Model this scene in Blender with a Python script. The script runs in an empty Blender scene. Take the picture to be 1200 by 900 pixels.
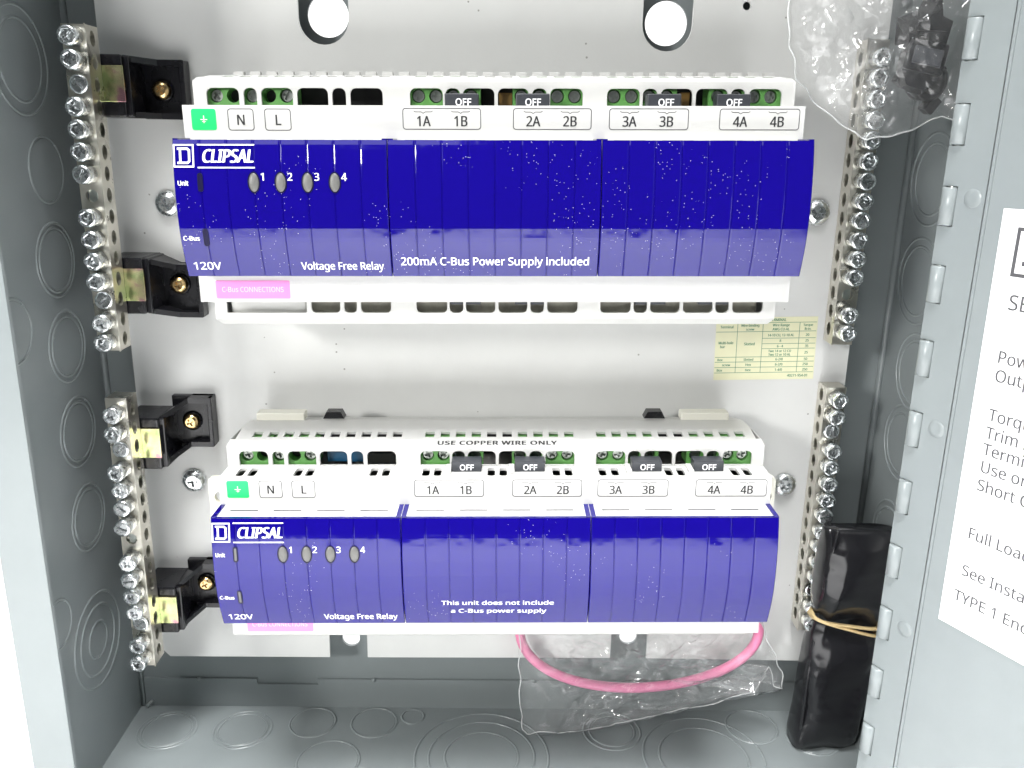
import bpy, bmesh, math, random
from mathutils import Matrix, Vector, noise
random.seed(7)
C = bpy.context.scene.collection
SC = bpy.context.scene
MM = 0.001
# ---- box coordinates (mm): x right, y up, z out of the enclosure towards the viewer ----
def W(x, y, z): return Vector((x, -z, y)) * MM

# ================= camera =================
cam = bpy.data.cameras.new('camera'); co = bpy.data.objects.new('camera', cam); C.objects.link(co)
cam.sensor_width = 36.0; cam.lens = 36.0 * 1005.467 / 1200.0; cam.clip_start = 0.01; cam.clip_end = 50
Rb = Matrix(((0.9998431130, -0.0132479491, -0.0117576012), (0.0159453520, 0.9622332458, 0.2717589491), (0.0077133060, -0.2719037928, 0.9622935271)))
B2W = Matrix(((1, 0, 0), (0, 0, -1), (0, 1, 0)))
M = (B2W @ Rb).to_4x4(); M.translation = W(2.12, 100.0, 360.54)
co.matrix_world = M; SC.camera = co
# ================= world and lamps =================
world = bpy.data.worlds.new('World'); SC.world = world; world.use_nodes = True
world.node_tree.nodes['Background'].inputs[0].default_value = (0.95, 0.98, 1.0, 1)
world.node_tree.nodes['Background'].inputs[1].default_value = 0.09
def lamp(name, loc, target, size, power, size_y=None, color=(1, 1, 1), spread=math.pi):
    l = bpy.data.lights.new(name, 'AREA'); l.energy = power; l.color = color; l.shape = 'RECTANGLE'
    l.size = size; l.size_y = size_y or size; l.spread = spread
    o = bpy.data.objects.new(name, l); C.objects.link(o)
    p = W(*loc); o.location = p; o.rotation_euler = (W(*target) - p).to_track_quat('-Z', 'Y').to_euler()
    return o
lamp('window_light', (-900, 420, 950), (0, 0, 0), 0.2, 11.5, color=(1.0, 0.99, 0.97))
lamp('front_softbox', (-330, 830, 950), (0, 20, 0), 0.6, 2.6, color=(1.0, 1.0, 1.0))
lamp('table_light', (0, 1000, 560), (0, -180, 520), 0.5, 11, color=(1, 1, 1), spread=math.radians(62))
lamp('added_backdrop_light', (0, 620, -230), (0, -100, -330), 0.5, 7)  # extra lamp added behind the box so the backdrop shows white through the holes
SC.view_settings.view_transform = 'Standard'; SC.view_settings.look = 'None'
SC.view_settings.exposure = 0.15; SC.view_settings.gamma = 1.0
SC.cycles.use_denoising = True; SC.cycles.max_bounces = 10; SC.cycles.transparent_max_bounces = 24
SC.cycles.caustics_reflective = False; SC.cycles.caustics_refractive = False

# ================= materials =================
def mat(name, col, rough=0.5, metal=0.0, spec=0.5, coat=0.0, noise_amt=0.0, nscale=200.0, bump=0.0, bscale=400.0,
        dust=0.0, dscale=900.0, rvar=0.0, dustcol=(0.9, 0.9, 0.92)):
    m = bpy.data.materials.new(name); m.use_nodes = True; nt = m.node_tree; b = nt.nodes['Principled BSDF']
    b.inputs['Base Color'].default_value = (*col, 1); b.inputs['Roughness'].default_value = rough
    b.inputs['Metallic'].default_value = metal; b.inputs['Specular IOR Level'].default_value = spec
    b.inputs['Coat Weight'].default_value = coat; b.inputs['Coat Roughness'].default_value = 0.04
    tc = nt.nodes.new('ShaderNodeTexCoord')
    def nz(scale, det=4.0):
        n = nt.nodes.new('ShaderNodeTexNoise'); n.inputs['Scale'].default_value = scale; n.inputs['Detail'].default_value = det
        nt.links.new(tc.outputs['Object'], n.inputs['Vector']); return n
    cur = None
    if noise_amt:
        n = nz(nscale); mp = nt.nodes.new('ShaderNodeMapRange'); mp.inputs['From Min'].default_value = 0.1; mp.inputs['From Max'].default_value = 0.9
        mp.inputs['To Min'].default_value = 1 - noise_amt * 1.5; mp.inputs['To Max'].default_value = 1 + noise_amt * 1.5
        nt.links.new(n.outputs['Fac'], mp.inputs['Value'])
        mx = nt.nodes.new('ShaderNodeVectorMath'); mx.operation = 'SCALE'; mx.inputs[0].default_value = col
        nt.links.new(mp.outputs[0], mx.inputs['Scale']); cur = mx.outputs[0]
        nt.links.new(cur, b.inputs['Base Color'])
    if dust:
        v = nt.nodes.new('ShaderNodeTexVoronoi'); v.inputs['Scale'].default_value = dscale
        nt.links.new(tc.outputs['Object'], v.inputs['Vector'])
        lt = nt.nodes.new('ShaderNodeMath'); lt.operation = 'LESS_THAN'; lt.inputs[1].default_value = 0.11
        nt.links.new(v.outputs['Distance'], lt.inputs[0])
        n2 = nz(38, 3); g = nt.nodes.new('ShaderNodeMath'); g.operation = 'GREATER_THAN'; g.inputs[1].default_value = 1 - dust
        nt.links.new(n2.outputs['Fac'], g.inputs[0])
        sp = nt.nodes.new('ShaderNodeSeparateColor'); nt.links.new(v.outputs['Color'], sp.inputs[0])
        g2 = nt.nodes.new('ShaderNodeMath'); g2.operation = 'GREATER_THAN'; g2.inputs[1].default_value = 0.62
        nt.links.new(sp.outputs[0], g2.inputs[0])
        m1 = nt.nodes.new('ShaderNodeMath'); m1.operation = 'MULTIPLY'; nt.links.new(lt.outputs[0], m1.inputs[0]); nt.links.new(g.outputs[0], m1.inputs[1])
        m2 = nt.nodes.new('ShaderNodeMath'); m2.operation = 'MULTIPLY'; nt.links.new(m1.outputs[0], m2.inputs[0]); nt.links.new(g2.outputs[0], m2.inputs[1])
        mc = nt.nodes.new('ShaderNodeMix'); mc.data_type = 'RGBA'; nt.links.new(m2.outputs[0], mc.inputs['Factor'])
        if cur is not None: nt.links.new(cur, mc.inputs['A'])
        else: mc.inputs['A'].default_value = (*col, 1)
        mc.inputs['B'].default_value = (*dustcol, 1); nt.links.new(mc.outputs['Result'], b.inputs['Base Color'])
    if rvar:
        n = nz(nscale * 0.5, 5); mp = nt.nodes.new('ShaderNodeMapRange'); mp.inputs['From Min'].default_value = 0.3; mp.inputs['From Max'].default_value = 0.7
        mp.inputs['To Min'].default_value = max(0.02, rough - rvar); mp.inputs['To Max'].default_value = rough + rvar
        nt.links.new(n.outputs['Fac'], mp.inputs['Value']); nt.links.new(mp.outputs[0], b.inputs['Roughness'])
    if bump:
        n = nz(bscale, 3); bp = nt.nodes.new('ShaderNodeBump'); bp.inputs['Strength'].default_value = bump; bp.inputs['Distance'].default_value = 0.0006
        nt.links.new(n.outputs['Fac'], bp.inputs['Height']); nt.links.new(bp.outputs[0], b.inputs['Normal'])
        nt.links.new(bp.outputs[0], b.inputs['Coat Normal'])
    return m
MT = {
 'paint': mat('grey_enamel', (0.215, 0.24, 0.243), 0.28, noise_amt=0.03, nscale=60, bump=0.04, bscale=900),
 'plate': mat('plate_paint', (0.635, 0.64, 0.625), 0.38, noise_amt=0.03, nscale=45, bump=0.05, bscale=900, dust=0.42, dscale=260, dustcol=(0.30, 0.30, 0.28), rvar=0.02),
 'white': mat('white_plastic', (0.56, 0.56, 0.543), 0.38, noise_amt=0.01, nscale=80, bump=0.03, bscale=1500),
 'blue': mat('blue_gloss_plastic', (0.004, 0.001, 0.145), 0.07, spec=0.44, coat=0.0, bump=0.6, bscale=45, dust=0.48, dscale=1300),
 'blueclean': mat('blue_gloss_plastic_clean', (0.004, 0.001, 0.145), 0.07, spec=0.44, coat=0.0, bump=0.6, bscale=45, dust=0.40, dscale=1300),
 'green': mat('green_plastic', (0.12, 0.33, 0.085), 0.35, noise_amt=0.06, nscale=300),
 'black': mat('black_plastic', (0.006, 0.006, 0.008), 0.28, bump=0.08, bscale=300, rvar=0.08, nscale=90),
 'dark': mat('dark_circuit_board', (0.006, 0.007, 0.007), 0.5),
 'bluepart': mat('blue_relay_case', (0.01, 0.09, 0.19), 0.35),
 'brownpart': mat('brown_component', (0.16, 0.09, 0.02), 0.4),
 'off': mat('charcoal_plastic', (0.035, 0.038, 0.045), 0.4),
 'zinc': mat('zinc_screw', (0.82, 0.85, 0.86), 0.26, metal=1, noise_amt=0.08, nscale=900, bump=0.05, bscale=600, rvar=0.05),
 'zincdark': mat('terminal_screw_steel', (0.62, 0.66, 0.62), 0.3, metal=1, noise_amt=0.1, nscale=900),
 'alu': mat('tinned_bar', (0.72, 0.69, 0.61), 0.32, metal=1, noise_amt=0.07, nscale=160, bump=0.08, bscale=500, rvar=0.1),
 'brass': mat('yellow_chromate', (0.72, 0.52, 0.25), 0.22, metal=1, noise_amt=0.1, nscale=400),
 'ink': mat('black_ink', (0.02, 0.02, 0.022), 0.6),
 'inkgrey': mat('grey_ink', (0.07, 0.07, 0.075), 0.6),
 'inkgreen': mat('green_ink', (0.06, 0.22, 0.12), 0.6),
 'inkwhite': mat('white_ink', (0.9, 0.9, 0.92), 0.5),
 'inkpink': mat('pale_ink', (0.9, 0.68, 0.78), 0.5),
 'lgreen': mat('green_label', (0.0, 0.60, 0.14), 0.4),
 'pinklab': mat('pink_label', (0.78, 0.24, 0.52), 0.45),
 'button': mat('grey_button', (0.115, 0.115, 0.11), 0.4, noise_amt=0.08, nscale=700),
 'shaded_white': mat('white_plastic_in_shade', (0.30, 0.29, 0.24), 0.5, noise_amt=0.25, nscale=220),  # olive grey paints the shade inside the white housing
 'led': mat('indicator_lens', (0.006, 0.005, 0.03), 0.3, spec=0.2),
 'paper': mat('white_paper', (0.84, 0.84, 0.84), 0.6, noise_amt=0.01),
 'yellowlab': mat('cream_label', (0.74, 0.73, 0.50), 0.55, noise_amt=0.04, nscale=120),
 'pink': mat('pink_cable_jacket', (0.72, 0.22, 0.38), 0.35, noise_amt=0.04, nscale=200),
 'vinyl': mat('black_vinyl', (0.012, 0.012, 0.014), 0.2, bump=0.25, bscale=60, rvar=0.06, nscale=40),
 'rubber': mat('tan_rubber', (0.62, 0.47, 0.24), 0.55, noise_amt=0.08, nscale=250),
 'tablewhite': mat('white_table_laminate', (0.86, 0.86, 0.86), 0.5, noise_amt=0.01),
 'cream': mat('cream_plastic', (0.78, 0.77, 0.68), 0.4),
}
def chromate():
    m = MT['brasstab'] = mat('iridescent_tab', (0.6, 0.5, 0.3), 0.25, metal=1)
    nt = m.node_tree; tc = nt.nodes.new('ShaderNodeTexCoord'); n = nt.nodes.new('ShaderNodeTexNoise'); n.inputs['Scale'].default_value = 160
    r = nt.nodes.new('ShaderNodeValToRGB'); nt.links.new(tc.outputs['Object'], n.inputs['Vector']); nt.links.new(n.outputs['Fac'], r.inputs[0])
    e = r.color_ramp.elements; e[0].position = 0.36; e[0].color = (0.62, 0.33, 0.38, 1); e[1].position = 0.64; e[1].color = (0.45, 0.55, 0.25, 1)
    x = e.new(0.5); x.color = (0.72, 0.66, 0.38, 1); nt.links.new(r.outputs[0], nt.nodes['Principled BSDF'].inputs['Base Color'])
chromate()
def film(name, milky, tint=(0.9, 0.92, 0.92)):
    m = bpy.data.materials.new(name); m.use_nodes = True; nt = m.node_tree; b = nt.nodes['Principled BSDF']; out = nt.nodes['Material Output']
    b.inputs['Base Color'].default_value = (*tint, 1); b.inputs['Roughness'].default_value = 0.3
    tr = nt.nodes.new('ShaderNodeBsdfTransparent'); gl = nt.nodes.new('ShaderNodeBsdfGlossy'); gl.inputs['Roughness'].default_value = 0.10
    mx = nt.nodes.new('ShaderNodeMixShader'); m2 = nt.nodes.new('ShaderNodeMixShader'); m2.inputs[0].default_value = milky
    fr = nt.nodes.new('ShaderNodeLayerWeight'); fr.inputs['Blend'].default_value = 0.5
    f4 = nt.nodes.new('ShaderNodeMath'); f4.operation = 'POWER'; f4.inputs[1].default_value = 3.2; nt.links.new(fr.outputs['Facing'], f4.inputs[0])
    f5 = nt.nodes.new('ShaderNodeMath'); f5.operation = 'MULTIPLY_ADD'; f5.inputs[1].default_value = 0.75; f5.inputs[2].default_value = 0.055; nt.links.new(f4.outputs[0], f5.inputs[0])
    tc = nt.nodes.new('ShaderNodeTexCoord'); mp = nt.nodes.new('ShaderNodeMapping'); mp.inputs['Scale'].default_value = (1.0, 1.0, 0.45); mp.inputs['Rotation'].default_value = (0, 0.5, 0)
    n = nt.nodes.new('ShaderNodeTexNoise'); n.inputs['Scale'].default_value = 42; n.inputs['Detail'].default_value = 4; n.inputs['Distortion'].default_value = 1.2
    nt.links.new(tc.outputs['Object'], mp.inputs['Vector']); nt.links.new(mp.outputs[0], n.inputs['Vector'])
    ab = nt.nodes.new('ShaderNodeMath'); ab.operation = 'SUBTRACT'; ab.inputs[1].default_value = 0.5; nt.links.new(n.outputs['Fac'], ab.inputs[0])
    a2 = nt.nodes.new('ShaderNodeMath'); a2.operation = 'ABSOLUTE'; nt.links.new(ab.outputs[0], a2.inputs[0])
    a3 = nt.nodes.new('ShaderNodeMath'); a3.operation = 'POWER'; a3.inputs[1].default_value = 0.5; nt.links.new(a2.outputs[0], a3.inputs[0])
    bp = nt.nodes.new('ShaderNodeBump'); bp.inputs['Distance'].default_value = 0.002; bp.inputs['Strength'].default_value = 0.45; bp.invert = True
    nt.links.new(a3.outputs[0], bp.inputs['Height'])
    for q in (b, gl): nt.links.new(bp.outputs[0], q.inputs['Normal'])
    nt.links.new(f5.outputs[0], mx.inputs[0]); nt.links.new(tr.outputs[0], mx.inputs[1]); nt.links.new(gl.outputs[0], mx.inputs[2])
    nt.links.new(mx.outputs[0], m2.inputs[1]); nt.links.new(b.outputs[0], m2.inputs[2])
    nt.links.new(m2.outputs[0], out.inputs['Surface']); MT[name] = m
film('clear_film', 0.05); film('milky_film', 0.055); film('film_edge', 0.5)

try:      # a plain sans bundled with Blender; the built-in font is the fallback
    import os
    SANS = bpy.data.fonts.load(os.path.join(bpy.utils.system_resource('DATAFILES', path='fonts'), 'NotoSansHebrew-Regular.woff2'))
except Exception:
    SANS = None
# ================= mesh helpers (all in box mm) =================
class Fr:
    """2D frame: a along u, b along v, depth along n, origin o (box mm)"""
    def __init__(s, o, u=(1, 0, 0), v=(0, 1, 0)):
        s.o = Vector(o); s.u = Vector(u).normalized(); s.v = Vector(v).normalized(); s.n = s.u.cross(s.v)
    def __call__(s, a, b, d=0.0): return s.o + s.u * a + s.v * b + s.n * d
FRONT = Fr((0, 0, 0))
def _cap():
    cu = bpy.data.curves.new('tmp', 'FONT'); cu.body = 'H'; cu.size = 1.0
    if SANS: cu.font = SANS
    o = bpy.data.objects.new('tmp', cu); me = o.to_mesh(); ys = [v.co.y for v in me.vertices]; h = max(ys) - min(ys)
    o.to_mesh_clear(); bpy.data.objects.remove(o); bpy.data.curves.remove(cu); return h
CAP = _cap()
class MB:
    def __init__(s): s.v = []; s.f = []; s.sm = []
    def add(s, vs, fs, smooth=False):
        k = len(s.v); s.v += [Vector(v) for v in vs]; s.f += [tuple(i + k for i in f) for f in fs]; s.sm += [smooth] * len(fs)
    def box(s, x0, x1, y0, y1, z0, z1, bev=0.0):
        if bev <= 0:
            vs = [(x, y, z) for z in (z0, z1) for y in (y0, y1) for x in (x0, x1)]
            s.add(vs, [(0, 2, 3, 1), (4, 5, 7, 6), (0, 1, 5, 4), (2, 6, 7, 3), (0, 4, 6, 2), (1, 3, 7, 5)]); return
        bm = bmesh.new(); bmesh.ops.create_cube(bm, size=1)
        for v in bm.verts: v.co = Vector(((x0 + x1) / 2 + v.co.x * (x1 - x0), (y0 + y1) / 2 + v.co.y * (y1 - y0), (z0 + z1) / 2 + v.co.z * (z1 - z0)))
        bmesh.ops.bevel(bm, geom=bm.edges[:], offset=bev, segments=2, profile=0.5, affect='EDGES')
        bm.verts.index_update(); s.add([v.co.copy() for v in bm.verts], [tuple(v.index for v in f.verts) for f in bm.faces]); bm.free()
    def prism(s, pts, d0, d1, fr=FRONT):
        n = len(pts); vs = [fr(a, b, d0) for a, b in pts] + [fr(a, b, d1) for a, b in pts]
        s.add(vs, [tuple(range(n))[::-1], tuple(range(n, 2 * n))] + [(i, (i + 1) % n, n + (i + 1) % n, n + i) for i in range(n)])
    def lathe(s, prof, c=(0, 0, 0), seg=20, fr=None, smooth=True):
        """prof: (r, depth) list, axis = frame normal"""
        fr = fr or Fr(c); rows = []; vs = []; fs = []
        for r, d in prof:
            if r <= 1e-6: rows.append([len(vs)]); vs.append(fr(0, 0, d))
            else:
                rows.append(list(range(len(vs), len(vs) + seg)))
                vs += [fr(r * math.cos(2 * math.pi * i / seg), r * math.sin(2 * math.pi * i / seg), d) for i in range(seg)]
        for A, B in zip(rows, rows[1:]):
            for i in range(seg):
                j = (i + 1) % seg
                if len(A) == 1 and len(B) == 1: continue
                if len(A) == 1: fs.append((A[0], B[i], B[j]))
                elif len(B) == 1: fs.append((A[i], A[j], B[0]))
                else: fs.append((A[i], A[j], B[j], B[i]))
        s.add(vs, fs, smooth)
    def plate(s, outline, holes, d0, d1, fr=FRONT):
        """flat sheet with real holes, thickness d0..d1"""
        cu = bpy.data.curves.new('tmp', 'CURVE'); cu.dimensions = '2D'; cu.fill_mode = 'BOTH'; cu.extrude = 0.5
        for ps in [outline] + list(holes):
            sp = cu.splines.new('POLY'); sp.points.add(len(ps) - 1)
            for p, (a, b) in zip(sp.points, ps): p.co = (a, b, 0, 1)
            sp.use_cyclic_u = True
        s._curve(cu, d0, d1, fr)
    def _curve(s, cu, d0, d1, fr):
        o = bpy.data.objects.new('tmp', cu); me = o.to_mesh()
        s.add([fr(v.co.x, v.co.y, d0 + (v.co.z + 0.5) * (d1 - d0)) for v in me.vertices], [tuple(p.vertices) for p in me.polygons])
        o.to_mesh_clear(); bpy.data.objects.remove(o); bpy.data.curves.remove(cu)
    def text(s, txt, size, a, b, fr=FRONT, align='LEFT', sx=0.86, bold=0.0, shear=0.0, d0=0.0, d1=0.06, rot=0.0, width=None, spacing=1.0, dbl=0.0):
        if dbl:
            k = dict(fr=fr, align=align, sx=sx, bold=bold, shear=shear, rot=rot, width=width, spacing=spacing)
            s.text(txt, size, a - dbl, b, d0=d0, d1=d1, **k); s.text(txt, size, a + dbl, b + dbl * 0.4, d0=d0, d1=d1 + 0.012, **k); return
        """size = cap height in mm, b = baseline"""
        cu = bpy.data.curves.new('tmp', 'FONT'); cu.body = txt
        if SANS: cu.font = SANS
        cu.size = size / 0.73; cu.extrude = 0.5; cu.offset = bold; cu.shear = shear
        cu.size = size / CAP; cu.align_x = align; cu.resolution_u = 4; cu.space_character = spacing
        o = bpy.data.objects.new('tmp', cu); me = o.to_mesh(); c_, s_ = math.cos(rot), math.sin(rot)
        if width:
            xs_ = [v.co.x for v in me.vertices]; sx = width / (max(xs_) - min(xs_))
        s.add([fr(a + v.co.x * sx * c_ - v.co.y * s_, b + v.co.x * sx * s_ + v.co.y * c_, d0 + (v.co.z + 0.5) * (d1 - d0)) for v in me.vertices], [tuple(p.vertices) for p in me.polygons])
        o.to_mesh_clear(); bpy.data.objects.remove(o); bpy.data.curves.remove(cu)
    def mesh(s, name):
        me = bpy.data.meshes.new(name)
        me.from_pydata([W(*v) for v in s.v], [], s.f); me.validate()
        if any(s.sm): me.polygons.foreach_set('use_smooth', [s.sm[i] if i < len(s.sm) else False for i in range(len(me.polygons))])
        bm = bmesh.new(); bm.from_mesh(me); bmesh.ops.recalc_face_normals(bm, faces=bm.faces[:]); bm.to_mesh(me); bm.free(); me.update()
        return me
def put(name, me, m, parent=None, loc=(0, 0, 0), tilt=0.0, **props):
    if isinstance(me, MB): me = me.mesh(name)
    o = bpy.data.objects.new(name, me); C.objects.link(o); o.location = W(*loc)
    if tilt: o.rotation_euler = (0, -tilt, 0)
    if parent is not None: o.parent = parent
    if m is not None and not me.materials: me.materials.append(MT[m])
    for k, v in props.items(): o[k] = v
    return o
def thing(name, loc, label, category, group=None, tilt=0.0):
    o = bpy.data.objects.new(name, None); C.objects.link(o); o.location = W(*loc); o.empty_display_size = 0.01
    if tilt: o.rotation_euler = (0, -tilt, 0)
    o['label'] = label; o['category'] = category
    if group: o['group'] = group
    return o
def rect(x0, x1, y0, y1): return [(x0, y0), (x1, y0), (x1, y1), (x0, y1)]
def rrect(x0, x1, y0, y1, r, corners=(1, 1, 1, 1), seg=4):
    """corners: bl, br, tr, tl rounded"""
    out = []
    for (cx, cy, a0, k, px, py) in ((x0 + r, y0 + r, 180, 0, x0, y0), (x1 - r, y0 + r, 270, 1, x1, y0), (x1 - r, y1 - r, 0, 2, x1, y1), (x0 + r, y1 - r, 90, 3, x0, y1)):
        if corners[k]:
            for i in range(seg + 1):
                a = math.radians(a0 + 90 * i / seg); out.append((cx + r * math.cos(a), cy + r * math.sin(a)))
        else: out.append((px, py))
    return out
def circ(x, y, r, n=20, ry=None): return [(x + r * math.cos(2 * math.pi * i / n), y + (ry or r) * math.sin(2 * math.pi * i / n)) for i in range(n)]
def obround(x, r, y0, y1, n=10):
    return [(x + r * math.cos(math.pi + math.pi * i / n), y0 + r * math.sin(math.pi + math.pi * i / n)) for i in range(n + 1)] + \
           [(x + r * math.cos(math.pi * i / n), y1 + r * math.sin(math.pi * i / n)) for i in range(n + 1)]
def cross(x, y, L, w, a=0.0):
    pts = [(-w, -L), (w, -L), (w, -w), (L, -w), (L, w), (w, w), (w, L), (-w, L), (-w, w), (-L, w), (-L, -w), (-w, -w)]
    c_, s_ = math.cos(a), math.sin(a); return [(x + p * c_ - q * s_, y + p * s_ + q * c_) for p, q in pts]
def tube(mb, path, r, seg=10, closed=False, flat=1.0):
    n = len(path); path = [Vector(p) for p in path]; rows = []
    vs = []; up = Vector((0.13, 0.2, 1)).normalized()
    for i, p in enumerate(path):
        t = (path[(i + 1) % n] - path[i - 1]) if (closed or 0 < i < n - 1) else (path[min(i + 1, n - 1)] - path[max(i - 1, 0)])
        t.normalize(); a = t.cross(up).normalized(); b = a.cross(t)
        for k in range(seg):
            th = 2 * math.pi * k / seg; vs.append(p + a * r * math.cos(th) + b * r * flat * math.sin(th))
    fs = []
    for i in range(n if closed else n - 1):
        j = (i + 1) % n
        for k in range(seg): fs.append((i * seg + k, i * seg + (k + 1) % seg, j * seg + (k + 1) % seg, j * seg + k))
    if not closed: fs += [tuple(range(seg))[::-1], tuple(range((n - 1) * seg, n * seg))]
    mb.add(vs, fs, True)

# ================= the setting =================
m = MB(); m.box(-1300, 1300, -230, -180, -560, 720, 2); put('tabletop', m, 'tablewhite', kind='structure')
m = MB(); n = 12
prof = [(-556, -179)] + [(-700 + 144 * math.cos(-a) , -35 - 144 * math.sin(a)) for a in []]
m.box(-1300, 1300, -900, 1300, -600, -566); put('backdrop', m, 'tablewhite', kind='structure')

# ================= enclosure =================
XL, XR, YB, YT, ZB, ZF = -176.8, 174.0, -176.0, 262.0, -14.0, 75.0
enc = thing('electrical_enclosure', (0, 0, 0), 'grey painted steel electrical cabinet with its hinged door swung open at the right', 'electrical cabinet')
m = MB()
m.plate(rect(XL, XR, YB, YT), [circ(-70.0, 147.8, 8.3, 28), circ(66.8, 147.2, 8.6, 28), obround(-70.7, 4.3, -137.6, -118), obround(66.3, 4.3, -135, -116)], -1.6, 0, Fr((0, 0, ZB)))
put('back_wall', m, 'paint', enc)
m = MB(); m.box(XL - 1.6, XL, YB - 1.6, YT + 1.6, ZB - 1.6, ZF - 1.6); put('side_wall', m, 'paint', enc)
m = MB(); m.box(XR, XR + 1.6, YB - 1.6, YT + 1.6, ZB - 1.6, ZF - 1.6); put('side_wall', m, 'paint', enc)
m = MB(); m.box(XL, XR, YB - 1.6, YB, ZB - 1.6, ZF - 1.6); put('bottom_wall', m, 'paint', enc)
m = MB(); m.box(XL, XR, YT, YT + 1.6, ZB - 1.6, ZF - 1.6); put('top_wall', m, 'paint', enc)
m = MB(); m.plate(rect(-180.2, 178, -179.4, 265), [rect(-164.3, 146, -168, 254)], 0, 1.6, Fr((0, 0, ZF - 1.6)))
put('front_frame', m, 'paint', enc)
# bent-up seams of the bottom and side sheets
m = MB(); m.prism([(-174.5, -176), (-174.5, -160.2), (-118.3, -160.2), (-118.3, -163.2), (-88, -163.2), (-88, -160.1), (172, -159.4), (172, -176)], 0, 1.3, Fr((0, 0, ZB + 0.05)))
put('bottom_flange', m, 'paint', enc)
m = MB(); tube(m, [(-171, -173, -12.2), (-172.6, -174.4, -11.4), (-173.4, -174.6, -10)], 0.9, 8); m.box(-176.7, -174.9, -175.6, -150, -13.9, -11.9, 0.3)
put('weld_seam', m, 'paint', enc)
for s_, x_ in ((1, XL), (-1, XR)):
    m = MB(); tube(m, [(x_ + s_ * 0.6, YB, ZB + 0.6), (x_ + s_ * 0.6, YT, ZB + 0.6)], 1.6, 14); put('wall_bend', m, 'paint', enc)
# knockouts: shallow pressed discs with a shear groove and a nib
def knockout(fr, radii):
    m = MB(); R = radii[0]
    for i, R in enumerate(radii):
        m.lathe([(R + 0.8, 0.0), (R + 0.5, 0.42), (R - 0.1, 0.48), (R - 0.35, 0.02)], fr=fr, seg=64)
        a = 0.9 + 1.7 * i
        f2 = Fr(fr(R * math.cos(a), R * math.sin(a)), fr.u, fr.v); m.lathe([(1.0, 0.02), (0.85, 0.35), (0, 0.5)], fr=f2, seg=8)
    r = radii[-1]; m.lathe([(r - 0.35, 0.02), (r - 0.6, 0.22)], fr=fr, seg=56); m.lathe([(r - 0.6, 0.22), (0, 0.22)], fr=fr, seg=56, smooth=False)
    for q in radii[1:]: pass
    return m
wl = lambda y, z: Fr((XL, y, z), (0, 0, -1), (0, 1, 0))
wr = lambda y, z: Fr((XR, y, z), (0, 0, 1), (0, 1, 0))
wb = lambda x, z: Fr((x, YB, z), (1, 0, 0), (0, 0, -1))
KO = [(wl, 126, 23, (19, 14.5)), (wl, 86.5, 14, (12.4,)), (wl, 51.5, 15.5, (14.4, 12.4)), (wl, 16, 15, (14.4, 12.0)), (wl, -21, 15, (14.6, 12.2)), (wl, -60, 15.5, (14.4, 12)),
      (wl, -117, 21, (21, 15.5, 8)), (wl, -92, 50, (10,)), (wl, 30, 52, (12,)),
      (wb, -157, 6, (13.4, 11.6)), (wb, -121, 5.2, (13.4, 11.4)), (wb, -88.5, -0.5, (10.8,)), (wb, -58.5, -0.8, (10.8,)), (wb, -40, -5.6, (5.2,)), (wb, -75.5, 27, (14,)), (wb, -5, 23, (31, 24.5, 17)),
      (wb, 58, 4, (13.6, 10.8)), (wb, 99, 22, (28, 20.5)), (wb, 127.5, 0, (12.2,)), (wb, 155, 8, (12,)), (wb, 150, 40, (11,)),
      (wr, 88, 8, (18, 14)), (wr, 47, 8, (17.5, 14)), (wr, -22, 14, (16, 13)), (wr, -65, 14, (15, 12)), (wr, 10, 16, (16, 13))]
for k, a, b, rr in KO: put('knockout', knockout(k(a, b), rr), 'paint', enc)
# nibs on the back wall seam
for x in (-147, -60, 20, 96):
    m = MB(); m.lathe([(1.2, -0.2), (1.0, 0.5), (0, 0.7)], c=(x, -160.2, ZB + 1.35), seg=8); put('tack_weld', m, 'paint', enc)

# ---- door (part) ----
PH = math.radians(62); DU = (math.cos(PH), 0, math.sin(PH)); DO = Vector((144.8, 0, 75.0))
DF = Fr(DO, DU, (0, 1, 0))          # a = distance from the hinge edge, b = height ; normal faces left-front
DF.n = Vector((-math.sin(PH), 0, math.cos(PH)))
door = None
kn = [132.9 - 25.43 * i for i in range(-5, 13)]
pts = [(15.3, -176), (15.3, 260), (0.2, 260)]
for y in kn:
    pts += [(0.2, y + 6.45), (5.6, y + 6.45), (5.6, y - 6.45), (0.2, y - 6.45)]
pts += [(0.2, -176)]
pts = [p for p in pts if -176.1 <= p[1] <= 260.1]
m = MB(); m.plate(pts, [], -1.2, 0, DF)
door = put('door', None or (lambda mm: (mm.plate(rect(15.9, 330, -176, 260), [], -1.2, 0.0, DF), mm.plate(rect(322, 330, -176, 260), [], 0, 9, DF), mm)[-1])(MB()), 'paint', enc)
put('hinge_leaf', m, 'paint', door)
m = MB()
for a0, a1, d in ((15.3, 15.9, -0.9),): m.plate(rect(a0 - 0.3, a1 + 0.3, -176, 260), [], d - 0.5, d, DF)
m.plate(rect(16.0, 17.0, -176, 260), [], 0.0, 0.45, DF)
put('fold_seam', m, 'paint', door)
for y in kn:
    if not -172 < y < 255: continue
    f = Fr(DF(2.7, y - 6.1, -0.9), DU, tuple(DF.n)); f.n = Vector((0, 1, 0))
    mm = MB(); mm.lathe([(0, 0), (2.3, 0), (2.65, 0.3), (2.65, 11.9), (2.3, 12.2), (0, 12.2)], fr=f, seg=20)
    put('hinge_knuckle', mm, 'paint', door)
mm = MB(); f = Fr(DF(2.6, -176, -1.6), DU, tuple(DF.n)); f.n = Vector((0, 1, 0)); mm.lathe([(0, 0), (1.3, 0), (1.3, 436), (0, 436)], fr=f, seg=12); put('hinge_pin', mm, 'zincdark', door)
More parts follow.
